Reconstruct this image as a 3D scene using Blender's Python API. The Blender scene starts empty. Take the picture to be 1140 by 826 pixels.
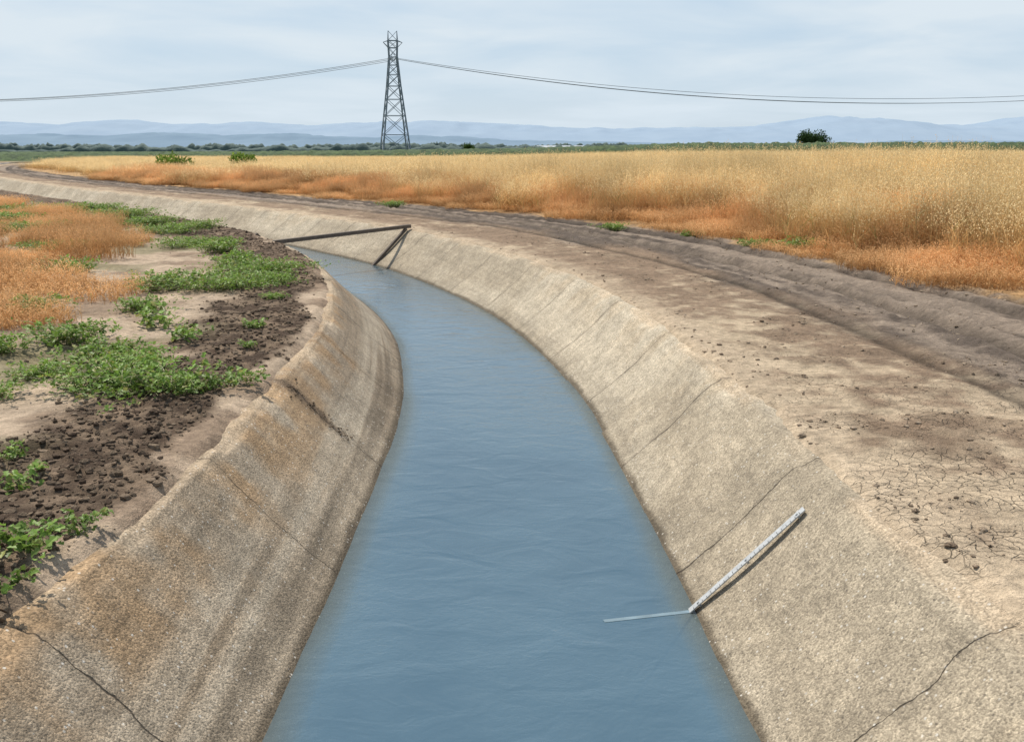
import bpy, bmesh, math, random
import numpy as np
from mathutils import Vector
random.seed(7); rng=np.random.default_rng(7)
sc=bpy.context.scene
sc.view_settings.view_transform='Standard'; sc.view_settings.look='None'; sc.view_settings.exposure=0

# ---------------------------------------------------------------- helpers
def ss(x,a,b):
    t=np.clip((np.asarray(x,float)-a)/(b-a),0,1); return t*t*(3-2*t)
def hsh(ix,iy,seed):
    h=(ix.astype(np.int64)*374761393+iy.astype(np.int64)*668265263+seed*974634777)&0xffffffff
    h=((h^(h>>13))*1274126177)&0xffffffff
    h=(h^(h>>16))&0xffffff
    return h/float(0xffffff)
def vn(x,y,seed=0):
    x=np.asarray(x,float);y=np.asarray(y,float)
    x,y=np.broadcast_arrays(x,y)
    ix=np.floor(x);iy=np.floor(y);fx=x-ix;fy=y-iy
    fx=fx*fx*(3-2*fx);fy=fy*fy*(3-2*fy)
    a=hsh(ix,iy,seed);b=hsh(ix+1,iy,seed);c=hsh(ix,iy+1,seed);d=hsh(ix+1,iy+1,seed)
    return (a*(1-fx)+b*fx)*(1-fy)+(c*(1-fx)+d*fx)*fy
def fbm(x,y,seed=0,o=4):
    s=0;a=.5;t=0
    for i in range(o):
        s=s+a*vn(x*2**i+i*17.3,y*2**i-i*9.1,seed+i);t+=a;a*=.5
    return s/t
def mix3(a,b,m):
    return a*(1-m[...,None])+b*m[...,None]
C=lambda *c:np.array(c,float)

def mk(name,V,F,mat=None,col=None,uv=None,parent=None,smooth=True,link=True):
    V=np.asarray(V,np.float32);F=np.asarray(F,np.int32)
    me=bpy.data.meshes.new(name)
    n=F.shape[1]
    me.vertices.add(len(V));me.vertices.foreach_set('co',V.ravel())
    me.loops.add(F.size);me.loops.foreach_set('vertex_index',F.ravel())
    me.polygons.add(len(F))
    me.polygons.foreach_set('loop_start',np.arange(0,F.size,n,dtype=np.int32))
    try: me.polygons.foreach_set('loop_total',np.full(len(F),n,dtype=np.int32))
    except Exception: pass
    me.polygons.foreach_set('use_smooth',np.full(len(F),smooth))
    if uv is not None:
        l=me.uv_layers.new(name='UVMap')
        l.data.foreach_set('uv',np.asarray(uv,np.float32)[F.ravel()].ravel())
    if col is not None:
        a=me.color_attributes.new('Col','FLOAT_COLOR','POINT')
        c=np.ones((len(V),4),np.float32);c[:,:3]=col
        a.data.foreach_set('color',c.ravel())
    me.update(calc_edges=True);me.validate()
    ob=bpy.data.objects.new(name,me)
    if link: sc.collection.objects.link(ob)
    if mat: me.materials.append(mat)
    if parent: ob.parent=parent
    return ob
def gridF(nr,nc,off=0,flip=False):
    i=np.arange(nr-1)[:,None]*nc+np.arange(nc-1)[None,:]+off
    i=i.ravel()
    q=np.stack([i,i+1,i+nc+1,i+nc],1)
    return q[:,::-1] if flip else q

class NT:
    def __init__(s,name):
        s.m=bpy.data.materials.new(name);s.m.use_nodes=True
        s.t=s.m.node_tree;s.t.nodes.clear()
        s.out=s.t.nodes.new('ShaderNodeOutputMaterial')
    def n(s,typ,ins=None,**kw):
        nd=s.t.nodes.new(typ)
        for k,v in kw.items(): setattr(nd,k,v)
        for k,v in (ins or {}).items(): s.set(nd.inputs[k],v)
        return nd
    def set(s,sock,v):
        if isinstance(v,bpy.types.NodeSocket): s.t.links.new(v,sock)
        else:
            if hasattr(sock.default_value,'__len__') and isinstance(v,(tuple,list)) and len(sock.default_value)==4 and len(v)==3: v=tuple(v)+(1,)
            sock.default_value=v
    def math(s,op,a,b=0.,c=None,clamp=False):
        nd=s.n('ShaderNodeMath',{0:a,1:b},operation=op,use_clamp=clamp)
        if c is not None: s.set(nd.inputs[2],c)
        return nd.outputs[0]
    def mr(s,v,a,b,c=0.,d=1.):
        return s.n('ShaderNodeMapRange',{0:v,1:a,2:b,3:c,4:d}).outputs[0]
    def noise(s,co,scale,det=4.,rough=.55,dist=0.):
        return s.n('ShaderNodeTexNoise',{'Vector':co,'Scale':scale,'Detail':det,'Roughness':rough,'Distortion':dist}).outputs[0]
    def mul(s,col,f):
        return s.n('ShaderNodeVectorMath',{0:col,'Scale':f},operation='SCALE').outputs[0]
    def mixc(s,f,a,b):
        nd=s.t.nodes.new('ShaderNodeMix');nd.data_type='RGBA'
        s.set(nd.inputs[0],f);s.set(nd.inputs[6],a);s.set(nd.inputs[7],b);return nd.outputs[2]
    def bump(s,h,st,d,nrm=None):
        i={'Height':h,'Strength':st,'Distance':d}
        if nrm is not None:i['Normal']=nrm
        return s.n('ShaderNodeBump',i).outputs[0]
    def bsdf(s,col,rough=.9,nrm=None,**kw):
        i={'Base Color':col,'Roughness':rough}
        if nrm is not None:i['Normal']=nrm
        i.update(kw)
        return s.n('ShaderNodeBsdfPrincipled',i).outputs[0]
    def fin(s,sh): s.t.links.new(sh,s.out.inputs[0]);return s.m
    def attr(s,name='Col'): return s.n('ShaderNodeAttribute',attribute_name=name).outputs['Color']
    def pos(s): return s.n('ShaderNodeTexCoord').outputs['Object']

# ---------------------------------------------------------------- canal alignment
CP=np.array([(0,-9),(0,0),(0,3.5),(-.03,5.5),(-.07,7),(-.17,9),(-.36,10.6),(-.70,12.5),(-1.22,14.5),(-1.95,16.6),
 (-3.45,20.0),(-5.4,23.2),(-8.6,27.9),(-13.5,34.5),(-18.7,41.2),(-32.4,60.8),(-52,95),(-66,140),(-75,220),(-75,20000)],float)
ky=CP[:,1];kx=CP[:,0]
sl=np.diff(kx)/np.diff(ky); tg=np.zeros(len(kx)); 
h=np.diff(ky); tg[1:-1]=(sl[:-1]*h[1:]+sl[1:]*h[:-1])/(h[1:]+h[:-1])
def xc(y):
    y=np.asarray(y,float);i=np.clip(np.searchsorted(ky,y)-1,0,len(ky)-2)
    H=ky[i+1]-ky[i];t=np.clip((y-ky[i])/H,0,1)
    return (2*t**3-3*t**2+1)*kx[i]+(t**3-2*t**2+t)*H*tg[i]+(-2*t**3+3*t**2)*kx[i+1]+(t**3-t**2)*H*tg[i+1]
def ct(y):
    d=(xc(np.asarray(y)+.3)-xc(np.asarray(y)-.3))/.6
    return 1/np.sqrt(1+d*d)
def hl(y): return np.interp(y,[0,3.2,4.2,6,9,14],[1.76,1.74,1.63,1.61,1.58,1.53])
def hw(y): return np.interp(y,[0,3.5,5.5,8,12,16],[.99,.985,.93,.86,.80,.78])
ys_=np.linspace(-9,300,6000); S_=np.concatenate([[0],np.cumsum(np.hypot(np.diff(ys_),np.diff(xc(ys_))))])
s0=np.interp(3.24,ys_,S_)
def sarc(y): return np.interp(y,ys_,S_)-s0
JL=1.92

def rocky(x,y,o):
    e=o+(fbm(x*1.3,y*1.3,31)-.5)*.9
    w=np.interp(y,[2,5,8,14,25],[1.0,1.0,.85,1.0,1.3])
    return ss(e,.05,.22)*(1-ss(e,w,w+.45))
def gz(x,y):
    n=(x-xc(y))*ct(y); o=np.abs(n)-hl(y)
    right=n>0
    e=o+(fbm(x*2.2,y*2.2,3)-.5)*.12+(fbm(x*7,y*7,5,3)-.5)*.035
    base=-.045+.055*ss(e,0.0,.14)
    far=ss(y,40,120)
    rough=(fbm(x*5,y*5,11,4)-.5)*.034+(fbm(x*.6,y*.6,12,3)-.5)*.05*ss(o,.1,1)+ss(fbm(x*2.1,y*2.1,15,4),.5,.62)*(fbm(x*16,y*16,16,3)-.4)*.04*ss(o,.2,.6)
    s=sarc(y)
    rut=0
    for c,w,d in((4.35,.12,.06),(4.68,.09,.035),(5.35,.11,.06),(5.72,.08,.035),(3.35,.09,.02)):
        rut=rut-d*np.exp(-((n-c+(vn(s*.25,0,40)-.5)*.25)/w)**2)+d*.55*np.exp(-((n-c-.17+(vn(s*.25,0,40)-.5)*.25)/(w*.7))**2)
    road=ss(n,3.2,4.0)*(1-ss(n,6,6.5))
    zr=base+rough+rut+road*(fbm(x*9,s*2.5,14,4)-.5)*.09+ss(n,5.9,7.5)*.1
    rk=rocky(x,y,o)
    zl=base+(fbm(x*4,y*4,21,4)-.5)*.03+rk*((fbm(x*13,y*13,22,4)-.4)*.065+.01)+ss(o,.3,2)*(fbm(x*.9,y*.9,23,3)-.3)*.10
    z=np.where(right,zr,zl)
    k=ss(o,0.,.06)                     # bank always starts buried behind the concrete lip
    z=z*k-.075*(1-k)
    return z*(1-far)+far*.02
def gcol(x,y):
    n=(x-xc(y))*ct(y); o=np.abs(n)-hl(y); s=sarc(y)
    tan=C(.50,.395,.275);brn=C(.265,.19,.13);road=C(.125,.098,.078);straw=C(.48,.31,.155)
    f=fbm(x*.9,s*.45,50,5);g=fbm(x*6,y*6,51,4)
    lightn=1-ss(y,4.8,10.)*.72
    m=ss(f*.55+g*.45+(lightn-.6)*.26,.38,.60)
    c=mix3(brn,tan,m)
    pt=ss(fbm(x*2.1,y*2.1,15,4),.5,.62)*ss(o,.2,.6)
    c=mix3(c,brn*.85+0*c,pt*.7)
    e=o+(fbm(x*3,y*3,52)-.5)*.5
    c=mix3(c,C(.54,.43,.305)+0*c,(1-ss(e,.05,.6))*.75)
    st=fbm(n*3.2,s*.10,53,3)
    rm=ss(n+(f-.5)*1.6,2.9,3.8)
    rc=mix3(road+0*c,C(.28,.222,.172)+0*c,ss(st*.75+g*.25,.46,.60))
    c=mix3(c,rc,rm)
    rutm=0
    for cc,w in((4.35,.11),(4.68,.06),(5.35,.11),(5.72,.07),(3.35,.08)):
        rutm=rutm+np.exp(-((n-cc+(vn(s*.25,0,40)-.5)*.25)/w)**2)
    c=c*(1-.55*np.clip(rutm,0,1))[...,None]
    gm=ss(n+(g-.5)*.8+(fbm(s*.7,0*s,54,3)-.5)*.8,5.7,6.05)
    c=mix3(c,straw*(.6+.6*g[...,None]),gm)
    rk=rocky(x,y,o)
    cl=mix3(C(.30,.22,.155)+0*c,C(.47,.365,.265)+0*c,ss(fbm(x*1.6,y*1.6,60,5),.36,.56))
    dk=mix3(C(.085,.058,.040)+0*c,C(.22,.16,.11)+0*c,ss(g,.38,.66))
    cl=mix3(cl,dk,np.clip(rk*1.1,0,1))
    lg=ss(o+(f-.5)*3,3.0,4.6)*ss(y,8,11)
    cl=mix3(cl,C(.42,.27,.15)*(.6+.7*g[...,None]),lg*.85)
    wd=ss(fbm(x*.8,y*.8,61,4),.52,.62)*ss(o,.6,1.6)
    cl=mix3(cl,C(.15,.16,.07)+0*c,wd*.5)
    c=np.where((n>0)[...,None],c,cl)
    c=mix3(c,C(.075,.105,.045)+0*c,ss(y,135,165))
    c=mix3(c,C(.13,.17,.15)+0*c,ss(y,500,2500))  # aerial haze painted into the far ground as a bluish tint
    return c

rows=list(np.arange(-9,1.8,.3)); y=1.8
while y<150: rows.append(y); y+=max(.017,.0052*y)
while y<16000: rows.append(y); y+=.06*y
rows=np.array(rows)
offs=[0.]
st=.024
while offs[-1]<1.6: offs.append(offs[-1]+st)
while offs[-1]<12000: st*=1.045; offs.append(offs[-1]+st)
offs=np.array(offs)

# ---------------------------------------------------------------- ground material
g=NT('soil')
p=g.pos();col=g.attr()
n1=g.noise(p,14.,5.,.65);n2=g.noise(p,90.,3.,.7);n3=g.noise(p,2.2,3.,.6)
f=g.math('MULTIPLY',g.mr(n1,.3,.7,.70,1.27),g.mr(n2,.25,.75,.68,1.3))
f=g.math('MULTIPLY',f,g.mr(n3,.35,.65,.86,1.14))
dis=g.n('ShaderNodeTexNoise',{'Vector':p,'Scale':7.,'Detail':3.}).outputs['Color']
vp=g.n('ShaderNodeVectorMath',{0:dis,1:(.14,.14,.14),2:p},operation='MULTIPLY_ADD').outputs[0]
vo=g.n('ShaderNodeTexVoronoi',{'Vector':vp,'Scale':13.},feature='DISTANCE_TO_EDGE')
ck=g.mr(vo.outputs['Distance'],.0,.045,1.,0.)
spn=g.n('ShaderNodeSeparateXYZ',{0:p})
ckm=g.math('MULTIPLY',ck,g.mr(g.noise(p,1.6,4.),.40,.54))
ckm=g.math('MULTIPLY',ckm,g.mr(spn.outputs[0],1.2,1.8))
ckm=g.math('MULTIPLY',ckm,g.mr(spn.outputs[1],4.2,8.5,1.,.22))
h=g.math('ADD',g.math('MULTIPLY',n1,1.2),g.math('MULTIPLY',n2,.45))
h=g.math('SUBTRACT',h,g.math('MULTIPLY',ckm,.4))
f=g.math('MULTIPLY',f,g.mr(ckm,0,1,1,.5))
soil=g.fin(g.bsdf(g.mul(col,f),.95,g.bump(h,.9,.035),**{'Specular IOR Level':.15}))

close=1-ss(rows,141,150)
Vs=[];Cs=[];Fs=[];off=0
for side in(-1,1):
    Y=np.repeat(rows[:,None],len(offs),1)
    c=ct(rows)[:,None]
    nn=side*((hl(rows)*close)[:,None]+offs[None,:])
    X=xc(rows)[:,None]+nn/c
    Z=gz(X,Y)
    Vs.append(np.stack([X,Y,Z],-1).reshape(-1,3));Cs.append(gcol(X,Y).reshape(-1,3))
    Fs.append(gridF(len(rows),len(offs),off,flip=(side<0)));off+=X.size
mk('ground',np.concatenate(Vs),np.concatenate(Fs),soil,np.clip(np.concatenate(Cs),0,1))

# ---------------------------------------------------------------- canal lining
cn=NT('lining_concrete')
p=cn.pos();col=cn.attr();uv=cn.n('ShaderNodeUVMap',uv_map='UVMap').outputs[0]
sx=cn.n('ShaderNodeSeparateXYZ',{0:uv});S,N=sx.outputs[0],sx.outputs[1]
v1=cn.n('ShaderNodeTexVoronoi',{'Vector':p,'Scale':105.,'Randomness':1.})
v2=cn.n('ShaderNodeTexVoronoi',{'Vector':p,'Scale':52.})
sp=cn.n('ShaderNodeSeparateColor',{0:v1.outputs['Color']}).outputs[0]
sp2=cn.n('ShaderNodeSeparateColor',{0:v2.outputs['Color']}).outputs[1]
na=cn.noise(p,100.,3.,.75);nb=cn.noise(p,9.,5.,.7);nc=cn.noise(p,1.7,3.,.6)
f=cn.math('MULTIPLY',cn.mr(sp,0,1,.68,1.30),cn.mr(na,.25,.75,.60,1.38))
f=cn.math('MULTIPLY',f,cn.mr(nb,.3,.7,.78,1.20))
f=cn.math('MULTIPLY',f,cn.mr(nc,.3,.7,.82,1.14))
white=cn.math('MULTIPLY',cn.mr(sp2,.92,.95),cn.mr(v2.outputs['Distance'],.22,.40,1,0))
dark=cn.math('MULTIPLY',cn.mr(sp2,.12,.08),cn.mr(v2.outputs['Distance'],.22,.40,1,0))
cs=cn.n('ShaderNodeCombineXYZ',{0:cn.math('MULTIPLY',S,.30),1:cn.math('MULTIPLY',N,10.)}).outputs[0]
strk=cn.noise(cs,2.2,5.,.65)
stk=cn.mixc(cn.math('GREATER_THAN',N,0.),(.76,.76,.76),(.87,.87,.87))
stl=cn.n('ShaderNodeSeparateColor',{0:stk}).outputs[0]
f=cn.math('MULTIPLY',f,cn.n('ShaderNodeMapRange',{0:strk,1:.3,2:.7,3:stl,4:cn.math('SUBTRACT',1.96,stl)}).outputs[0])
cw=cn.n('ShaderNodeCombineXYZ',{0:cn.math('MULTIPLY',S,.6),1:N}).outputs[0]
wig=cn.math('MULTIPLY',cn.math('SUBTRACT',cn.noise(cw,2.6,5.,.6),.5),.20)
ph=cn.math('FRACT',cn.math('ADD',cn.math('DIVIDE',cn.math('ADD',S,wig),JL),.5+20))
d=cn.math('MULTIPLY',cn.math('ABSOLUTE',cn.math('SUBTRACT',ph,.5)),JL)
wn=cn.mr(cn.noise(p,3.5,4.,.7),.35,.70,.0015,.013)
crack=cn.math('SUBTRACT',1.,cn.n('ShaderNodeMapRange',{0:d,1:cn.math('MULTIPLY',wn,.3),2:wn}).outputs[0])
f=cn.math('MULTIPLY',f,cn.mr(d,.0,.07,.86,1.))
c=cn.mul(col,f)
c=cn.mixc(cn.math('MULTIPLY',white,.8),c,(.66,.62,.55)); c=cn.mixc(cn.math('MULTIPLY',dark,.6),c,(.10,.085,.07))
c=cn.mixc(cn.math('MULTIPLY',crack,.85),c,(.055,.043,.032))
h=cn.math('ADD',cn.math('MULTIPLY',na,.9),cn.math('MULTIPLY',v1.outputs['Distance'],-.4))
h=cn.math('ADD',h,cn.math('MULTIPLY',nb,.9))
h=cn.math('SUBTRACT',h,cn.math('MULTIPLY',crack,1.3))
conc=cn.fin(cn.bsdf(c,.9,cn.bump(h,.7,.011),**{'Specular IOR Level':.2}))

lr=rows[rows<150]
def lining_xyz(yv,side,t):
    w=hw(yv);l=hl(yv)
    tt=np.clip(t,0,1)
    nb_=np.interp(tt,[0,.16,.40,1],[0,1,2,3])
    n0=np.where(nb_<1,nb_*.33,np.where(nb_<2,.33+(nb_-1)*(w-.33),w+(nb_-2)*(l-w)))
    z0=np.where(nb_<1,-1.32,np.where(nb_<2,-1.32+(nb_-1)*.62,-.70+(nb_-2)*.70))
    k=np.clip(nb_-2,0,1)
    z0=z0-.035*np.sin(np.pi*k)
    z0=z0-.022*ss(k,.86,1.)
    ex=np.clip(t-1,0,None)
    return n0+ex, z0
ts=np.concatenate([np.linspace(0,.16,4),np.linspace(.16,.40,8)[1:],np.linspace(.40,1,60)[1:],np.array([1.02,1.05,1.1,1.2,1.32])])
cols_t=np.concatenate([-ts[::-1],ts[1:]])
YY=np.repeat(lr[:,None],len(cols_t),1)
T=np.abs(cols_t)[None,:]+0*YY;SD=np.sign(cols_t)[None,:]+0*YY
n0,z0=lining_xyz(YY,SD,T)
sv=sarc(YY); k=np.floor(sv/JL+.5+20)
z0=z0+(hsh(k,SD+3,5)-.5)*.018+(fbm(sv*1.1,n0*2*SD,70,3)-.5)*.02+(fbm(sv*6,n0*6*SD,71,3)-.5)*.006
lipm=np.exp(-((T-1.0)/.03)**2)
z0=z0-lipm*ss(fbm(sv*2.2,SD*4.,72,4),.54,.72)*.03
nS=n0*SD
XX=xc(YY)+nS/ct(YY)
left=(SD<0)
fa=fbm(sv*.5,nS*1.6,73,5);fb=fbm(sv*4,nS*4,74,4);fc=fbm(sv*.2,nS*16,75,3)
hz=z0+.70
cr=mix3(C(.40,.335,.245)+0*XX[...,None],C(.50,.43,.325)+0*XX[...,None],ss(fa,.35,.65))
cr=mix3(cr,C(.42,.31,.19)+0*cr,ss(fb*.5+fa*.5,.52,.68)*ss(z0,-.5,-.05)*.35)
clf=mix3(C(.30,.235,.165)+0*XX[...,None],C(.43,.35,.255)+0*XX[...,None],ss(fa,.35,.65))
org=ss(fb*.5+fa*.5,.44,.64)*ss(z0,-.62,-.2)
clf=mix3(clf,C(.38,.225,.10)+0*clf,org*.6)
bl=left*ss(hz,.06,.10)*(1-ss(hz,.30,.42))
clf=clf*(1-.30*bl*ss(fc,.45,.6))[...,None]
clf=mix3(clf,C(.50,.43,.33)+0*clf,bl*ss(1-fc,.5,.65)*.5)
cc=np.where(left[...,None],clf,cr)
wet=1-ss(hz+(fb-.5)*.03,.012,.045)
cc=mix3(cc,C(.12,.095,.065)+0*cc,wet*.85)
low=(1-ss(hz+(fb-.5)*.1,.06,.22))
cc=cc*(1-.15*low)[...,None]
sp_=left*np.exp(-((sv-2*JL-.0-(.5-hz)*.25)/.10)**2)*ss(hz,.16,.3)
cc=mix3(cc,C(.15,.105,.07)+0*cc,np.clip(sp_*ss(fb,.42,.6)*1.0,0,1)*.8)
dust=ss(T,.955,1.)*ss(fbm(sv*2,SD*3.,77,4),.35,.6)
cc=mix3(cc,C(.50,.39,.27)+0*cc,dust*.7)
under=1-ss(hz,-.03,-.005)
cc=mix3(cc,C(.36,.33,.24)+0*cc,under)
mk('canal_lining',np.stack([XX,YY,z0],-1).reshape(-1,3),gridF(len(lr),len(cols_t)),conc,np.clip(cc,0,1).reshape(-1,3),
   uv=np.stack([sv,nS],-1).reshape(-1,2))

# ---------------------------------------------------------------- water
wt=NT('canal_water')
p=wt.pos()
mp=wt.n('ShaderNodeMapping',{0:p,3:(1.0,1.35,1.)}).outputs[0]
w1=wt.noise(mp,3.0,3.,.5,.7);w2=wt.noise(mp,15.,4.,.6,1.0);w3=wt.noise(p,.8,3.);w4=wt.noise(mp,48.,2.,.6,.3)
amp=wt.mr(w3,.38,.64,.03,.42)
h=wt.math('ADD',wt.math('MULTIPLY',w1,1.0),wt.math('MULTIPLY',w2,amp))
h=wt.math('ADD',h,wt.math('MULTIPLY',w4,wt.math('MULTIPLY',amp,.18)))
nrm=wt.bump(h,.25,.05)
eg=wt.attr()
bc=wt.mixc(wt.mr(w3,.3,.7),(.062,.125,.180),(.09,.165,.225))
bc=wt.mixc(eg,bc,(.15,.18,.175))
b=wt.bsdf(bc,.03,nrm,IOR=1.62,**{'Specular IOR Level':.5})
tr=wt.n('ShaderNodeBsdfTransparent',{0:(.80,.90,.92)}).outputs[0]
egf=wt.n('ShaderNodeSeparateColor',{0:eg}).outputs[0]
mx=wt.n('ShaderNodeMixShader',{0:wt.mr(egf,0,1,.16,.55),1:b,2:tr}).outputs[0]
water=wt.fin(mx)
wc=np.linspace(-1,1,25)
wr=lr[::3]
WY=np.repeat(wr[:,None],25,1);WX=xc(WY)+wc[None,:]*(hw(WY)+.03)/ct(WY)
ed=ss(np.abs(wc)[None,:]+0*WY+(fbm(WX*2,WY*1.,15,3)-.5)*.12,.80,1.)
mk('water',np.stack([WX,WY,0*WX-.70],-1).reshape(-1,3),gridF(len(wr),25),water,np.repeat(ed.reshape(-1,1),3,1))

# ---------------------------------------------------------------- simple materials
def simple(name,c,rough=.8,var=.25,scale=8.,metal=0.,bump=.3,bd=.01):
    m=NT(name);p=m.pos();n=m.noise(p,scale,4.,.6)
    return m.fin(m.bsdf(m.mul(c,m.mr(n,.25,.75,1-var,1+var)),rough,m.bump(n,bump,bd),Metallic=metal))
def veg(name,trans=.3,rough=.7,scale=3.,spec=.2):
    m=NT(name);col=m.attr();P_=m.n('ShaderNodeNewGeometry').outputs['Position']
    n=m.noise(P_,scale,2.)
    c=m.mul(col,m.mr(n,.3,.7,.70,1.28))
    b=m.n('ShaderNodeBsdfDiffuse',{0:c}).outputs[0] if spec==0 else m.bsdf(c,rough,**{'Specular IOR Level':spec})
    t=m.n('ShaderNodeBsdfTranslucent',{0:c}).outputs[0]
    return m.fin(m.n('ShaderNodeMixShader',{0:trans,1:b,2:t}).outputs[0])
M_oat=veg('dry_straw',.3,.75,.6,0);M_leaf=veg('green_leaf',.35,.5,6.,.35);M_tree=veg('tree_leaf',.2,.7,.5,0)

def strips(base,dirx,height,lean,curve,width,yaw,segs=4,tip=.3):
    n=len(base);t=np.linspace(0,1,segs+1)[None,:]
    r=(lean[:,None]*t+curve[:,None]*t**2)
    cx=base[:,0:1]+np.cos(dirx)[:,None]*r*height[:,None]
    cy=base[:,1:2]+np.sin(dirx)[:,None]*r*height[:,None]
    cz=base[:,2:3]+height[:,None]*(t-.35*np.abs(curve[:,None])*t**3)
    w=width[:,None]*(1-(1-tip)*t)/2
    dx=np.cos(yaw)[:,None]*w;dy=np.sin(yaw)[:,None]*w
    V=np.stack([np.stack([cx-dx,cy-dy,cz],-1),np.stack([cx+dx,cy+dy,cz],-1)],2)
    F=(np.arange(n)[:,None]*(2*(segs+1))+np.arange(segs)[None,:]*2).ravel()
    F=np.stack([F,F+1,F+3,F+2],1)
    cen=np.stack([cx,cy,cz],-1)
    return V.reshape(-1,3),F,cen
def oat_patch(seed,n,size,hm,hs,warm,spk=9,sw=.006,heads=True):
    r=np.random.default_rng(seed)
    b=np.zeros((n,3));b[:,:2]=(r.random((n,2))-.5)*size
    hh=np.clip(r.normal(hm,hs,n),hm*.40,hm*1.28)
    th=r.random(n)*6.28
    SG=4
    V,F,cen=strips(b,th,hh,r.normal(0,.12,n),np.abs(r.normal(0,.20,n)),np.full(n,sw),r.random(n)*6.28,SG)
    tb=np.tile(np.repeat(np.linspace(0,1,SG+1),2),n)
    rnd=np.repeat(r.random(n),2*(SG+1))
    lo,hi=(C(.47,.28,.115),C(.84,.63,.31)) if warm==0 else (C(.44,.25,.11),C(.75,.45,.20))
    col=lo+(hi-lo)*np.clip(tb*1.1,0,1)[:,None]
    col*= (.72+.48*rnd)[:,None]
    Vs=[V];Fs=[F];Cs=[col];off=len(V)
    nl=int(n*1.6);idx=r.integers(0,n,nl)
    lb=b[idx].copy();lb[:,2]=r.random(nl)*hh[idx]*.45
    lh=hh[idx]*(.25+.25*r.random(nl))
    V,F,_=strips(lb,r.random(nl)*6.28,lh,r.normal(.25,.15,nl),r.random(nl)*1.1,np.full(nl,sw*1.8),r.random(nl)*6.28,3,.2)
    cl=(lo*.55+hi*.45)*(.7+.6*r.random(nl))[:,None]
    if warm==0:
        gr=(r.random(nl)<.05)[:,None];cl=np.where(gr,C(.34,.36,.13)[None],cl)
    Vs.append(V);Fs.append(F+off);Cs.append(np.repeat(cl,8,0));off+=len(V)
    if heads:
        m=n*spk;ii=np.repeat(np.arange(n),spk)
        u=.62+.38*r.random(m)
        k=np.clip((u*SG).astype(int),0,SG-1);fr=u*SG-k
        P=cen[ii,k]*(1-fr)[:,None]+cen[ii,k+1]*fr[:,None]
        rad=(1.05-u)*.16*(hm if warm==0 else .45)+.006
        a=r.random(m)*6.28
        P=P+np.stack([np.cos(a)*rad,np.sin(a)*rad,-rad*.4],1)
        L=(.027 if warm==0 else .028)*(.7+.6*r.random(m));W=(.0078 if warm==0 else .005)
        q=np.stack([np.cos(a+1.3),np.sin(a+1.3),0*a],1)*W
        dn=np.stack([np.cos(a)*.5,np.sin(a)*.5,(-.85 if warm==0 else .7)+0*a],1)*L[:,None]
        V=np.stack([P,P+dn*.45+q,P+dn,P+dn*.45-q],1).reshape(-1,3)
        F=(np.arange(m)*4)[:,None]+np.arange(4)[None,:]
        hc=(C(.93,.74,.42) if warm==0 else C(.78,.48,.24))*(.8+.35*r.random(m))[:,None]
        Vs.append(V);Fs.append(F+off);Cs.append(np.repeat(hc,4,0))
    return mk('oat_clump' if warm==0 else 'brome_clump',np.concatenate(Vs),np.concatenate(Fs),M_oat,np.clip(np.concatenate(Cs),0,1),smooth=False,link=False)

def instancer(name,P,R,Sc,objs):
    me=bpy.data.meshes.new(name);P=np.asarray(P,np.float32)
    me.vertices.add(len(P));me.vertices.foreach_set('co',P.ravel())
    a=me.attributes.new('rot','FLOAT_VECTOR','POINT');a.data.foreach_set('vector',np.asarray(R,np.float32).ravel())
    a=me.attributes.new('scl','FLOAT_VECTOR','POINT');a.data.foreach_set('vector',np.asarray(Sc,np.float32).ravel())
    a=me.attributes.new('idx','INT','POINT');a.data.foreach_set('value',rng.integers(0,len(objs),len(P)).astype(np.int32))
    ob=bpy.data.objects.new(name,me);sc.collection.objects.link(ob)
    ng=bpy.data.node_groups.new(name,'GeometryNodeTree')
    ng.interface.new_socket('Geometry',in_out='INPUT',socket_type='NodeSocketGeometry')
    ng.interface.new_socket('Geometry',in_out='OUTPUT',socket_type='NodeSocketGeometry')
    N=ng.nodes;L=ng.links
    gi=N.new('NodeGroupInput');go=N.new('NodeGroupOutput');ip=N.new('GeometryNodeInstanceOnPoints');jn=N.new('GeometryNodeJoinGeometry')
    for o in objs:
        oi=N.new('GeometryNodeObjectInfo');oi.inputs['Object'].default_value=o;oi.inputs['As Instance'].default_value=True
        L.new(oi.outputs['Geometry'],jn.inputs[0])
    L.new(gi.outputs[0],ip.inputs['Points']);L.new(jn.outputs[0],ip.inputs['Instance']);ip.inputs['Pick Instance'].default_value=True
    for nm,dt,so in(('rot','FLOAT_VECTOR','Rotation'),('scl','FLOAT_VECTOR','Scale'),('idx','INT','Instance Index')):
        na=N.new('GeometryNodeInputNamedAttribute');na.data_type=dt;na.inputs['Name'].default_value=nm
        o=[q for q in na.outputs if q.enabled and q.name=='Attribute'][0]
        L.new(o,ip.inputs[so])
    L.new(ip.outputs[0],go.inputs[0])
    md=ob.modifiers.new('instances','NODES');md.node_group=ng
    return ob
def nperp(x,y): return (x-xc(y))*ct(y)
def field(sp,y0,y1,x0,x1,jit=.5):
    xs=np.arange(x0,x1,sp);yy=np.arange(y0,y1,sp)
    X,Y=np.meshgrid(xs,yy);X=X+(rng.random(X.shape)-.5)*sp*jit*2;Y=Y+(rng.random(Y.shape)-.5)*sp*jit*2
    return X.ravel(),Y.ravel()
def hx(x,y): return np.interp(x-.12*(y-20),[-22,-8,1,8],[.60,.76,.95,1.0])
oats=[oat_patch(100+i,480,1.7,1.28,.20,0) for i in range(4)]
X1,Y1=field(1.3,6,34,-30,26);k=(nperp(X1,Y1)>7.1+(fbm(X1*.5,Y1*.5,80)-.5)*1.8)&(X1<.60*Y1+4);X1,Y1=X1[k],Y1[k]
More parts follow.
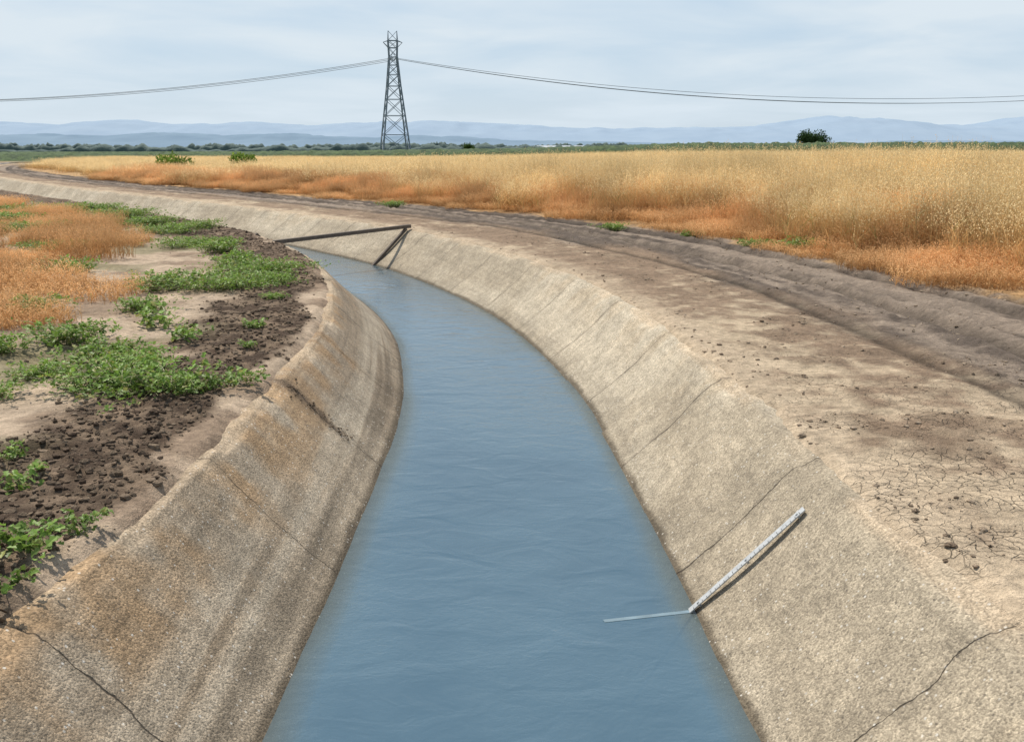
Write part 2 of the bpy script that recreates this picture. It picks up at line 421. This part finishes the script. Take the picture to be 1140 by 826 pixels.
X2,Y2=field(3.4,34,150,-75,90);k=(nperp(X2,Y2)>7.5)&(X2<.58*Y2+4);X2,Y2=X2[k],Y2[k]
X=np.concatenate([X1,X2]);Y=np.concatenate([Y1,Y2]);n=len(X)
s2=np.where(Y>34,2.1,1.0)
nn=nperp(X,Y)
hz=hx(X,Y)*(.80+.36*fbm(X*.35,Y*.35,81))*(.72+.28*ss(nn,7.2,9.2))*(.86+.26*rng.random(n))
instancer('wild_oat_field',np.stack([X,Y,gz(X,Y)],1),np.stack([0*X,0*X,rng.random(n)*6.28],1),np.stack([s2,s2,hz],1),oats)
brm=[oat_patch(200+i,620,1.3,.42,.12,1,6,.005) for i in range(4)]
X1,Y1=field(.68,6,60,-32,30);nn=nperp(X1,Y1);k=(nn>6.15+(fbm(X1*.8,Y1*.8,82)-.5)*1.3)&(nn<9.0)&(X1<.62*Y1+4);X1,Y1=X1[k],Y1[k]
z1=(.45+.85*ss(nperp(X1,Y1),6.1,8.2))*(.55+.8*rng.random(len(X1)))
X2,Y2=field(.72,9,48,-34,-3);nn=nperp(X2,Y2)
k=(nn<-4.2)&(fbm(X2*.55,Y2*.55,83)+ss(Y2,14,24)*.10+ss(-nn,4.5,7)*.08>.53)&(nn>-22);X2,Y2=X2[k],Y2[k]
z2=(.25+.75*rng.random(len(X2))**1.5)*.9*(.6+.8*fbm(X2*.8,Y2*.8,84))
X3,Y3=field(1.8,48,110,-85,-28);nn=nperp(X3,Y3);k=(nn<-3.5);X3,Y3=X3[k],Y3[k];z3=.6+0*X3
X=np.concatenate([X1,X2,X3]);Y=np.concatenate([Y1,Y2,Y3]);Z=np.concatenate([z1,z2,z3]);n=len(X)
s2=np.where(Y>48,1.7,.8+.4*rng.random(n))
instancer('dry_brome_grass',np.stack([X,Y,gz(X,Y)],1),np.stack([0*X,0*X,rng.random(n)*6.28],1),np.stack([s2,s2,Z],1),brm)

# ---------------------------------------------------------------- leaves
LV=np.array([(0,0,0),(0,.5,-.04),(0,1,-.16),(-.40,.22,.09),(-.17,.44,.02),(-.36,.72,.03),(.40,.22,.09),(.17,.44,.02),(.36,.72,.03)])
LF=np.array([(0,1,4,3),(1,2,5,4),(0,6,7,1),(1,7,8,2)])
def leaves(P,yaw,pitch,roll,size):
    n=len(P);V=LV[None]*size[:,None,None]
    x,y,z=V[...,0],V[...,1],V[...,2]
    cr,sr=np.cos(roll)[:,None],np.sin(roll)[:,None];x,z=x*cr+z*sr,-x*sr+z*cr
    cp,sp=np.cos(pitch)[:,None],np.sin(pitch)[:,None];y,z=y*cp-z*sp,y*sp+z*cp
    cy,sy=np.cos(yaw)[:,None],np.sin(yaw)[:,None];x,y=x*cy-y*sy,x*sy+y*cy
    V=np.stack([x,y,z],-1)+P[:,None,:]
    return V.reshape(-1,3),(np.arange(n)[:,None,None]*9+LF[None]).reshape(-1,4)
def weed_mesh(name,seed,R,H,n,ls,base=C(.145,.23,.042)):
    r=np.random.default_rng(seed)
    ns=max(7,int(n/14));A=r.random(ns)*6.28
    Ls=R*(.35+.65*r.random(ns))*(.5+.9*vn(A*1.6,0*A,seed))
    up=H*(.35+.9*r.random(ns))
    Vs=[];Fs=[];Cs=[];off=0
    t=np.linspace(0,1,6)
    st0=(r.random((ns,2))-.5)*R*.9
    px=st0[:,0:1]+np.cos(A)[:,None]*Ls[:,None]*t;py=st0[:,1:2]+np.sin(A)[:,None]*Ls[:,None]*t
    pz=up[:,None]*np.sin(np.clip(t*1.9,0,1.57))*(1-.25*t)
    w=.0025
    V=np.stack([np.stack([px-np.sin(A)[:,None]*w,py+np.cos(A)[:,None]*w,pz],-1),np.stack([px+np.sin(A)[:,None]*w,py-np.cos(A)[:,None]*w,pz+.001],-1)],2).reshape(-1,3)
    F=(np.arange(ns)[:,None]*12+np.arange(5)[None]*2).ravel();F=np.stack([F,F+1,F+3,F+2],1)
    Vs.append(V);Fs.append(F);Cs.append(np.tile(C(.22,.22,.09),(len(V),1)));off=len(V)
    i=r.integers(0,ns,n);u=r.random(n)**.8
    k=np.clip((u*5).astype(int),0,4);fr=u*5-k
    P=np.stack([px[i,k]*(1-fr)+px[i,k+1]*fr,py[i,k]*(1-fr)+py[i,k+1]*fr,pz[i,k]*(1-fr)+pz[i,k+1]*fr],1)
    P[:,:2]+=r.normal(0,ls*.5,(n,2));P[:,2]=np.abs(P[:,2]+r.normal(0,ls*.35,n))+.004
    V,F=leaves(P,A[i]-1.57+r.normal(0,1.0,n),r.normal(.25,.5,n),r.normal(0,.5,n),ls*(.5+.8*r.random(n)))
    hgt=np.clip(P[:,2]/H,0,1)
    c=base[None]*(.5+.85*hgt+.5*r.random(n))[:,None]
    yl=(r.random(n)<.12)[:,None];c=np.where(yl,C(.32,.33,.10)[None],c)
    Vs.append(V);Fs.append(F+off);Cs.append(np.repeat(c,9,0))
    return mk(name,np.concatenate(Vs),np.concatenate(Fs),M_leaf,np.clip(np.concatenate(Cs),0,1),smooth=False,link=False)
small=[weed_mesh('leafy_weed',300+i,.17,.10,130,.038) for i in range(3)]
med=[weed_mesh('leafy_weed',310+i,.44,.17,1050,.036) for i in range(3)]
big=[weed_mesh('leafy_weed',320+i,.88,.22,2800,.044) for i in range(3)]
def place(src,name,x,y,rz,s,sz=None,z=None):
    o=bpy.data.objects.new(name,src.data);sc.collection.objects.link(o)
    o.location=(x,y,float(gz(np.array(x),np.array(y)))-.005 if z is None else z)
    o.rotation_euler=(0,0,rz);o.scale=(s,s,sz or s);return o
W=[(-1.98,3.72,0,1.1),(-2.12,3.45,0,1.0),(-1.86,3.98,0,.7),(-1.92,3.42,0,.8),(-2.38,4.5,0,1.0),(-2.6,5.0,0,.6),
(-2.45,6.45,1,1.05),(-2.15,6.5,1,.6),(-2.85,6.7,1,1.0),(-3.45,6.35,1,.6),(-1.92,6.75,0,1.1),(-3.1,7.5,1,1.0),(-3.7,8.2,1,1.0),(-4.1,7.7,1,.8),(-2.8,8.3,0,1.2),(-2.7,7.1,1,.8),(-3.4,7.0,1,.6),
(-3.7,9.9,1,.8),(-4.7,9.7,1,.9),(-3.3,9.1,0,1.6),(-3.4,11.6,2,.75),(-2.95,12.1,2,.55),(-4.0,11.6,1,1.2),(-3.3,13.0,2,.75),(-2.6,10.8,1,.4),(-2.33,9.0,0,.9),(-2.15,8.0,0,.6),
(-3.8,13.8,1,1.1),(-4.6,15.6,1,1.1),(-5.5,17.0,2,.7),(-4.9,17.0,1,.8),(-6.6,19.4,2,.8),(-7.9,21.6,2,.9),(-9.3,24,2,1.0),(-11.0,26,2,1.1),(-6.4,20.8,1,1.0),(-11,22,2,1.0),(-12.5,25,2,1.1),(-7.4,16.2,2,.7),(-5.9,13.2,1,1.0),(-9.5,20.0,2,.9),
(6.0,12.3,1,.6),(4.75,16.2,1,1.1),(4.1,16.9,1,.7),(3.4,19.0,1,.7),(2.1,20.9,1,.9),(7.0,11.4,1,.5),(-3.4,28.8,1,1)]
for x,y,k,s in W:
    src=(small,med,big)[k][random.randrange(3)]
    place(src,'leafy_weed',x,y,random.random()*6.28,s)

def bush(name,seed,R,H,n,ls,base,mat=M_tree,trunk=0.,lobes=9,ob_loc=(0,0,0)):
    r=np.random.default_rng(seed)
    e=bpy.data.objects.new(name,None);sc.collection.objects.link(e);e.location=ob_loc
    cs=r.normal(0,.42,(lobes,3))*np.array([R,R,H*.28]);cs[:,2]+=H*.55+trunk*.5;rs=(.28+.30*r.random(lobes))*R
    cs[:,2]=np.clip(cs[:,2],trunk+rs*.4,H+trunk-rs*.7)
    i=r.integers(0,lobes,n);d=r.normal(0,1,(n,3));d/=np.linalg.norm(d,axis=1)[:,None]
    P=cs[i]+d*(rs[i]*(.45+.65*r.random(n)**.6))[:,None]
    P[:,2]=np.abs(P[:,2])
    V,F=leaves(P,r.random(n)*6.28,r.normal(0,.8,n),r.normal(0,.8,n),ls*(.6+.8*r.random(n)))
    c=base[None]*(.55+.9*r.random(n)*np.clip((d[:,2]+1.3)/2,0.3,1))[:,None]
    mk('foliage',V,F,mat,np.repeat(np.clip(c,0,1),9,0),parent=e,smooth=False)
    Vt=[];Ft=[];o=0
    def limb(a,b,r0,r1):
        nonlocal o
        a=Vector(a);b=Vector(b);q=(b-a).to_track_quat('Z','Y')
        for pnt,rr in((a,r0),(b,r1)):
            for j in range(7):
                Vt.append(pnt+q@Vector((math.cos(j*.8976)*rr,math.sin(j*.8976)*rr,0)))
        for j in range(7): Ft.append((o+j,o+(j+1)%7,o+7+(j+1)%7,o+7+j))
        o+=14
    tz=trunk+H*.25
    limb((0,0,-.1),(0,0,tz),.045*H+.01,.03*H+.006)
    for c_ in cs: limb((0,0,tz*.8),tuple(c_),.022*H+.004,.006*H)
    mk('trunk',np.array([tuple(v) for v in Vt]),np.array(Ft),M_bark,parent=e)
    return e
M_bark=simple('bark',(.12,.09,.065),.9,.3,3.)
bush('oak_tree',41,4.6,6.4,5200,.42,C(.055,.095,.035),trunk=1.2,lobes=14,ob_loc=(88.5,300,0))
bush('roadside_shrub',42,2.0,3.8,1600,.28,C(.08,.13,.035),trunk=.1,ob_loc=(-10.6,250,0))
bush('green_shrub',43,1.1,1.35,1100,.14,C(.18,.27,.055),ob_loc=(-21.4,65,.05),lobes=10)
bush('green_shrub',44,.9,1.6,900,.13,C(.18,.27,.055),ob_loc=(-16.2,61,.05),lobes=8)
bush('green_shrub',45,.35,.8,260,.08,C(.20,.24,.07),ob_loc=(7.2,19.0,.25),lobes=6)

# ---------------------------------------------------------------- soil clods
bm=bmesh.new();bmesh.ops.create_icosphere(bm,subdivisions=1,radius=1);bm.verts.ensure_lookup_table()
IV=np.array([v.co[:] for v in bm.verts]);IF=np.array([[v.index for v in f.verts] for f in bm.faces]);bm.free()
def clods(name,X,Y,Z,sz,mat,colf):
    n=len(X);nv=len(IV)
    d=IV[None]*(1+rng.normal(0,.22,(n,nv,1)))
    d=d*(.6+.8*rng.random((n,1,3)))*np.array([1,1,.62])
    a=rng.random(n)*6.28;ca,sa=np.cos(a)[:,None],np.sin(a)[:,None]
    x,y=d[...,0]*ca-d[...,1]*sa,d[...,0]*sa+d[...,1]*ca
    V=np.stack([x,y,d[...,2]],-1)*sz[:,None,None]+np.stack([X,Y,Z],1)[:,None,:]
    F=(np.arange(n)[:,None,None]*nv+IF[None]).reshape(-1,3)
    col=np.repeat(colf,nv,0)
    return mk(name,V.reshape(-1,3),F,mat,col,smooth=False)
def rp(n,y0,y1,o0,o1,side,pw=1.):
    y=y0*(y1/y0)**rng.random(n);o=o0+(o1-o0)*rng.random(n)**pw
    x=xc(y)+side*(hl(y)+o)/ct(y);return x,y,o
x,y,o=rp(22000,2.6,24,.06,2.2,-1);k=rng.random(len(x))<rocky(x,y,o)*.95+.015;x,y,o=x[k],y[k],o[k]
sz=.003+.022*rng.random(len(x))**3.+.003*rng.random(len(x));cf=mix3(C(.085,.058,.04)+np.zeros((len(x),3)),C(.24,.18,.125)+np.zeros((len(x),3)),rng.random(len(x)))
m=90;yy=np.interp(2*JL+.0+rng.normal(0,.06,m),sarc(rows[:900]),rows[:900]);kk=.3+.65*rng.random(m)
yy=yy+(.5-kk*.7)*.25
xs=xc(yy)-(hw(yy)+kk*(hl(yy)-hw(yy)))/ct(yy);zs=-.70+kk*.70-.035*np.sin(np.pi*kk)+.0
x=np.concatenate([x,xs]);z=np.concatenate([gz(x[:len(y)],y),zs]);y=np.concatenate([y,yy])
sz=np.concatenate([sz,.003+.009*rng.random(m)**2]);cf=np.concatenate([cf,np.tile(C(.13,.095,.065),(m,1))])
clods('soil_clods',x,y,z+sz*.2,sz,soil,cf)
x,y,o=rp(9000,2.6,22,.08,5,1,1.2);sz=.003+.018*rng.random(len(x))**4.5;cf=mix3(C(.20,.145,.1)+np.zeros((len(x),3)),C(.46,.36,.26)+np.zeros((len(x),3)),rng.random(len(x)))
k=fbm(x*2.1,y*2.1,15,4)>.49
x,y,sz,cf=x[k],y[k],sz[k],cf[k]
clods('soil_crumbs',x,y,gz(x,y)+sz*.2,sz,soil,cf)

# ---------------------------------------------------------------- box strut helper
def struts(name,L,mat,parent=None):
    V=[];F=[]
    for a,b,w,hh in L:
        a=Vector(a);b=Vector(b);q=(b-a).to_track_quat('Y','Z');o=len(V)
        for pnt in(a,b):
            for sx_,sz_ in((-1,-1),(1,-1),(1,1),(-1,1)): V.append(tuple(pnt+q@Vector((sx_*w/2,0,sz_*hh/2))))
        F+=[(o,o+1,o+5,o+4),(o+1,o+2,o+6,o+5),(o+2,o+3,o+7,o+6),(o+3,o,o+4,o+7),(o+3,o+2,o+1,o),(o+4,o+5,o+6,o+7)]
    return mk(name,np.array(V),np.array(F),mat,parent=parent,smooth=False)
def empty(name,loc=(0,0,0)):
    e=bpy.data.objects.new(name,None);sc.collection.objects.link(e);e.location=loc;return e

M_al=simple('weathered_aluminium',(.46,.47,.47),.5,.25,30.,.25,.2,.002)
M_sub=simple('water_tinted_metal',(.17,.24,.28),.35,.35,9.,.0,.1,.002)  # tint of the overlying water painted into the metal colour
M_mk=simple('gauge_marks',(.10,.10,.105),.6)
sg=empty('staff_gauge')
yg=4.71
def wallp(k,lift,y=yg):
    return Vector((float(xc(y)+(hw(y)+k*(hl(y)-hw(y)))/ct(y)),y,float(-.70+k*.70-.035*math.sin(math.pi*max(k,0)))))+Vector((-.7,0,.7))*lift
a=wallp(-.02,.022);b=wallp(.80,.022)
struts('plate',[(a,b,.045,.006)],M_al,sg)
dv=(b-a).normalized();L=(b-a).length
nz=dv.cross(Vector((0,1,0))).normalized()
if nz.z<0: nz=-nz
mk_=[]
for i in range(1,int(L/.03)):
    c=a+dv*(i*.03)+nz*.0048;w=.014 if i%5 else .024
    mk_.append((c+Vector((0,-.0215,0)),c+Vector((0,-.0215+w,0)),.0025,.001))
struts('marks',mk_,M_mk,sg)
struts('bolts',[(a+dv*(L*q)-nz*.02,a+dv*(L*q)+nz*.008,.012,.012) for q in(.08,.5,.94)],M_al,sg)
struts('submerged_plate',[(a+Vector((.0,-.005,.0)),Vector((.46,4.60,-.6988)),.030,.0015)],M_sub,sg)  # laid at the water surface, coloured to look seen through water

M_tb=simple('weathered_timber',(.12,.095,.075),.85,.35,12.)
cf_=empty('timber_check_frame')
R_=Vector((-2.2,20.9,.06));Lf=Vector((-4.25,18.15,-.02))
per=Vector((-.88,-.47,0))
struts('top_beam',[(R_+Vector((.06,.08,0)),Lf-Vector((.10,.13,0)),.09,.07)],M_tb,cf_)
rb=Vector((-2.2,20.85,0))
def wl(k): return rb+per*((1-k)*.72)+Vector((0,0,-.70+.70*k+.02))
struts('side_plank',[(wl(1.0),wl(-.3),.08,.05)],M_tb,cf_)
lb=Vector((-4.95,19.35,0))
struts('far_side_plank',[(lb+Vector((0,0,.03)),lb-per*.9+Vector((0,0,-.9)),.08,.06)],M_tb,cf_)

# ---------------------------------------------------------------- transmission tower
M_st=simple('galvanised_steel',(.19,.225,.26),.6,.15,1.,.0)
tw=empty('transmission_tower',(-41.2,360,0));tw.rotation_euler=(0,0,math.radians(14))
Lg=[];lv=[0,7,13.5,19,23.5,27.3,30.5,33.2]
wd=lambda z:np.interp(z,[0,23.5,33.2,36.6],[4.9,2.2,1.35,1.25])
cor=((-1,-1),(1,-1),(1,1),(-1,1))
for i in range(len(lv)-1):
    z0_,z1_=lv[i],lv[i+1];a_,b_=wd(z0_),wd(z1_)
    for j in range(4):
        c0=cor[j];c1=cor[(j+1)%4]
        Lg.append(((c0[0]*a_,c0[1]*a_,z0_),(c0[0]*b_,c0[1]*b_,z1_),.36,.36))
        Lg.append(((c0[0]*a_,c0[1]*a_,z0_),(c1[0]*b_,c1[1]*b_,z1_),.17,.17))
        Lg.append(((c1[0]*a_,c1[1]*a_,z0_),(c0[0]*b_,c0[1]*b_,z1_),.17,.17))
        Lg.append(((c0[0]*b_,c0[1]*b_,z1_),(c1[0]*b_,c1[1]*b_,z1_),.17,.17))
struts('legs_and_bracing',Lg,M_st,tw)
Hd=[]
for j in range(4):
    c0=cor[j];c1=cor[(j+1)%4]
    for (za,zb,a0,a1) in((33.2,36.2,1.35,1.5),(36.2,38.6,1.5,1.6)):
        Hd.append(((c0[0]*a0,c0[1]*1.2,za),(c0[0]*a1,c0[1]*1.1,zb),.28,.28))
        Hd.append(((c0[0]*a0,c0[1]*1.2,za),(c1[0]*a1,c1[1]*1.1,zb),.16,.16))
        Hd.append(((c1[0]*a0,c1[1]*1.2,za),(c0[0]*a1,c0[1]*1.1,zb),.16,.16))
        Hd.append(((c0[0]*a1,c0[1]*1.1,zb),(c1[0]*a1,c1[1]*1.1,zb),.2,.2))
    Hd.append(((c0[0]*1.6,c0[1]*1.1,38.6),(c0[0]*1.5,0,41.8),.2,.2))
for sx_ in(-1,1):
    Hd.append(((sx_*1.6,0,38.6),(-sx_*.0,0,40.2),.16,.16))
    Hd.append(((sx_*1.5,0,41.8),(-sx_*.0,0,40.2),.14,.14))
    for sy_ in(-1,1):
        Hd.append(((sx_*1.5,sy_*1.1,38.6),(sx_*3.3,0,38.0),.17,.17));Hd.append(((sx_*1.5,sy_*1.1,36.3),(sx_*3.3,0,38.0),.15,.15))
struts('head',Hd,M_st,tw)
Ar=[]
for sy_ in(-1,1):
    for zz in(32.4,):
        Ar+=[((-1.4,sy_*1.4,zz),(0,sy_*6.2,zz+.3),.15,.15),((1.4,sy_*1.4,zz),(0,sy_*6.2,zz+.3),.15,.15),((0,sy_*1.3,zz+2.4),(0,sy_*6.2,zz+.3),.13,.13)]
struts('cross_arms',Ar,M_st,tw)
M_w=simple('cable',(.13,.14,.15),.6,.1,1.,.0)
pw=empty('power_lines')
def cable(A,B,sag,r,nm):
    A=Vector(A);B=Vector(B);n=60;V=[];F=[]
    for i in range(n+1):
        t=i/n;P=A.lerp(B,t);P.z-=4*sag*t*(1-t)
        for j in range(5): V.append((P.x,P.y+math.cos(j*1.2566)*r,P.z+math.sin(j*1.2566)*r))
    for i in range(n):
        for j in range(5): F.append((i*5+j,i*5+(j+1)%5,(i+1)*5+(j+1)%5,(i+1)*5+j))
    mk(nm,np.array(V),np.array(F),M_w,parent=pw)
for i,(dy,z1,sg1,z2,sg2) in enumerate(((-6,32.3,15.0,32.3,15.2),(6,32.6,15.1,33.4,14.2),(0,32.5,15.0,32.7,15.4))):
    cable((-41.2,360+dy,z1),(-392,352+dy,z1+1),sg1,.075,'conductor_w')
    cable((-41.2,360+dy,z2),(318,366+dy,z2+1),sg2,.075,'conductor_e')

# ---------------------------------------------------------------- crops, tree line, barns, hills
def heightstrip(name,x0,x1,nx,y0,y1,ny,zf,mat):
    xs=np.linspace(x0,x1,nx);yy=np.linspace(y0,y1,ny);X,Y=np.meshgrid(xs,yy);Z=zf(X,Y)
    return mk(name,np.stack([X,Y,Z],-1).reshape(-1,3),gridF(ny,nx),mat,smooth=True)
M_crop=NT('crop_foliage');p=M_crop.pos();n=M_crop.noise(p,.9,5.,.7)
M_crop=M_crop.fin(M_crop.bsdf(M_crop.mixc(M_crop.mr(n,.35,.65),(.03,.055,.02),(.09,.14,.045)),.9,M_crop.bump(n,1.,.6)))
def czf(X,Y):
    edge=ss(Y,160,163)*(1-ss(Y,395,400))
    top=np.interp(X,[-200,-60,0,30,250],[1.2,1.4,2.1,3.0,3.4])
    return edge*(top+(fbm(X*.7,Y*.4,95)-.5)*.8+ (vn(X*3,Y*2,96)-.5)*.3)-.3
heightstrip('crop_field',-200,320,1400,160,400,120,czf,M_crop)
M_tl=NT('distant_foliage');p=M_tl.pos();n=M_tl.noise(p,.06,5.,.7)
M_tl=M_tl.fin(M_tl.bsdf(M_tl.mixc(M_tl.mr(n,.35,.65),(.06,.095,.09),(.115,.155,.135)),.95,M_tl.bump(n,1.,3.)))  # blue-green of distance haze mixed into the foliage colours
def tl(name,y0,xr,base,amp,seed,gap):
    xs=np.arange(-xr,xr,2.2);V=[];n=len(xs)
    hgt=base+amp*fbm(xs*.03,0*xs,seed,3)+5*(vn(xs*.16,0*xs,seed+5))
    hgt=hgt*(.35+.65*ss(fbm(xs*.006,0*xs,seed+9,3),gap,gap+.06))+.6
    prof=[(-7,0),(-6.5,.5),(-4,.85),(0,1),(4,.8),(7,0)]
    X=np.repeat(xs[:,None],6,1);Y=y0+np.array([q[0] for q in prof])[None,:]+(vn(X*.12,X*0,seed)-.5)*12
    Z=hgt[:,None]*np.array([q[1] for q in prof])[None,:]*(.85+.3*vn(X*.4,Y*.4,seed+2))
    mk(name,np.stack([X,Y,Z],-1).reshape(-1,3),gridF(n,6),M_tl)
tl('distant_tree_line',1500,1500,3,6,120,.40)
tl('distant_tree_line',2300,2200,6,12,140,.34)
tl('distant_tree_line',950,900,1.0,2.5,160,.50)
M_wh=simple('pale_sheet_metal',(.50,.53,.55),.6,.08,.2);M_rf=simple('roof_sheet',(.46,.49,.52),.5,.08,.2);M_dr=simple('barn_door_dark',(.1,.1,.11),.7)
for bx,by,w,dp,hh in((62,1250,62,18,5.0),(118,1260,30,16,4.2)):
    e=empty('white_barn',(bx,by,0))
    V=np.array([(-w/2,0,0),(w/2,0,0),(w/2,dp,0),(-w/2,dp,0),(-w/2,0,hh),(w/2,0,hh),(w/2,dp,hh),(-w/2,dp,hh)])
    mk('walls',V,np.array([(0,1,5,4),(1,2,6,5),(2,3,7,6),(3,0,4,7)]),M_wh,parent=e,smooth=False)
    V=np.array([(-w/2-.5,-.5,hh+.01),(w/2+.5,-.5,hh+.01),(w/2+.5,dp/2,hh+2.6),(-w/2-.5,dp/2,hh+2.6),(w/2+.5,dp+.5,hh+.01),(-w/2-.5,dp+.5,hh+.01)])
    mk('roof',V,np.array([(0,1,2,3),(3,2,4,5)]),M_rf,parent=e,smooth=False)
    struts('doors',[((q-2,-.05,2),(q+2,-.05,2),.1,4) for q in np.arange(-w/2+6,w/2-4,12)],M_dr,e)
def mount(name,y0,prof,c1,c2,seed,amp):
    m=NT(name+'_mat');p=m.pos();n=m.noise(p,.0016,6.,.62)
    mt=m.fin(m.n('ShaderNodeBsdfDiffuse',{0:m.mixc(m.mr(n,.35,.65),c1,c2)}).outputs[0])  # atmospheric haze painted as blue into both slope colours
    u=np.array([q[0] for q in prof],float);v=np.array([q[1] for q in prof],float)
    px=(u-570)/1082*y0;ph_=(168-v)/1082*y0
    xs=np.linspace(px[0],px[-1],700);H=np.interp(xs,px,ph_)
    ker=np.hanning(9);ker/=ker.sum();H=np.convolve(np.pad(H,4,'edge'),ker,'valid')
    dd=np.linspace(0,1,40)
    X,D=np.meshgrid(xs,dd);Hh=np.repeat(H[None],40,0)
    rg=1-np.abs(fbm(X/ (y0*.035),D*4,seed,5)-.5)*2
    Z=Hh*np.sin(np.clip(D*1.25,0,1)*math.pi/2)**1.2*(1-amp*.5+amp*(rg-.35))*(1-ss(D,.9,1)*.9)
    Z=Z+(-5)
    mk(name,np.stack([X,y0*.8+D*y0*.28,Z*(.8+D*.28)/1.0],-1).reshape(-1,3),gridF(40,700),mt)
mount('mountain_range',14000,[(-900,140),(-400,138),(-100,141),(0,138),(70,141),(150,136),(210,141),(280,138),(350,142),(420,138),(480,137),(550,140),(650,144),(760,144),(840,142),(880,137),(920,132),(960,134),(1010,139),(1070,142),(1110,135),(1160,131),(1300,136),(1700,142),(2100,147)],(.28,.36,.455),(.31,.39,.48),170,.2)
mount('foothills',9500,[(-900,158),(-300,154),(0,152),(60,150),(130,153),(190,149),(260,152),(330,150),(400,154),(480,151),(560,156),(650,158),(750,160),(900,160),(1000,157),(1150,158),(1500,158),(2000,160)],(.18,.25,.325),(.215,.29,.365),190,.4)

# ---------------------------------------------------------------- world, sun, camera
el=math.radians(60);az=math.radians(-38)
w=bpy.data.worlds.new('World');sc.world=w;w.use_nodes=True;nt=w.node_tree;nt.nodes.clear()
N=nt.nodes.new;Lk=nt.links.new
out=N('ShaderNodeOutputWorld');bg=N('ShaderNodeBackground');sky=N('ShaderNodeTexSky');sky.sky_type='NISHITA'
sky.sun_disc=False;sky.sun_elevation=el;sky.sun_rotation=az;sky.air_density=1.1;sky.dust_density=1.0;sky.ozone_density=2.
tc=N('ShaderNodeTexCoord');sep=N('ShaderNodeSeparateXYZ');Lk(tc.outputs['Generated'],sep.inputs[0])
def M(op,a,b=None,cl=False):
    m=N('ShaderNodeMath');m.operation=op;m.use_clamp=cl
    for i,v in enumerate((a,b)):
        if v is None: continue
        if isinstance(v,(int,float)): m.inputs[i].default_value=v
        else: Lk(v,m.inputs[i])
    return m.outputs[0]
zz=M('ADD',M('MAXIMUM',sep.outputs[2],0.),.10)
cb=N('ShaderNodeCombineXYZ');Lk(M('DIVIDE',sep.outputs[0],zz),cb.inputs[0]);Lk(M('DIVIDE',sep.outputs[1],zz),cb.inputs[1])
def MR(v,a,b,c,d):
    m=N('ShaderNodeMapRange');Lk(v,m.inputs[0])
    for i,q in enumerate((a,b,c,d)): m.inputs[i+1].default_value=q
    return m.outputs[0]
nz_=N('ShaderNodeTexNoise');Lk(cb.outputs[0],nz_.inputs['Vector']);nz_.inputs['Scale'].default_value=.8;nz_.inputs['Detail'].default_value=5;nz_.inputs['Roughness'].default_value=.52;nz_.inputs['Distortion'].default_value=.4
def MX(f,a,b):
    m=N('ShaderNodeMix');m.data_type='RGBA'
    for i,v in ((0,f),(6,a),(7,b)):
        if isinstance(v,(tuple,float)): m.inputs[i].default_value=v
        else: Lk(v,m.inputs[i])
    return m.outputs[2]
cl=MX(MR(nz_.outputs[0],.34,.62,0.,1.),(5.7,7.1,8.5,1),(7.2,8.1,8.8,1))      # thin haze / cirrus
low=MX(MR(sep.outputs[2],.0,.09,.8,0.),cl,(6.9,7.95,8.9,1))
fac=M('MULTIPLY',MR(nz_.outputs[0],.34,.66,.85,1.),MR(sep.outputs[2],.15,.65,1.,.35),True)
Lk(MX(fac,sky.outputs[0],low),bg.inputs[0]);bg.inputs[1].default_value=.1;Lk(bg.outputs[0],out.inputs[0])
sd=bpy.data.lights.new('sun','SUN');sd.energy=4.7;sd.angle=math.radians(.6);sd.color=(1,.93,.82)
so=bpy.data.objects.new('sun',sd);sc.collection.objects.link(so)
dv=Vector((math.sin(az)*math.cos(el),math.cos(az)*math.cos(el),math.sin(el)));so.rotation_euler=dv.to_track_quat('Z','Y').to_euler()
cd=bpy.data.cameras.new('camera');cd.lens=35;cd.sensor_width=36;cd.clip_end=60000;cd.clip_start=.05
co=bpy.data.objects.new('camera',cd);sc.collection.objects.link(co);co.location=(0,0,1.6);co.rotation_euler=(math.radians(90-12.47),0,0)
sc.camera=co
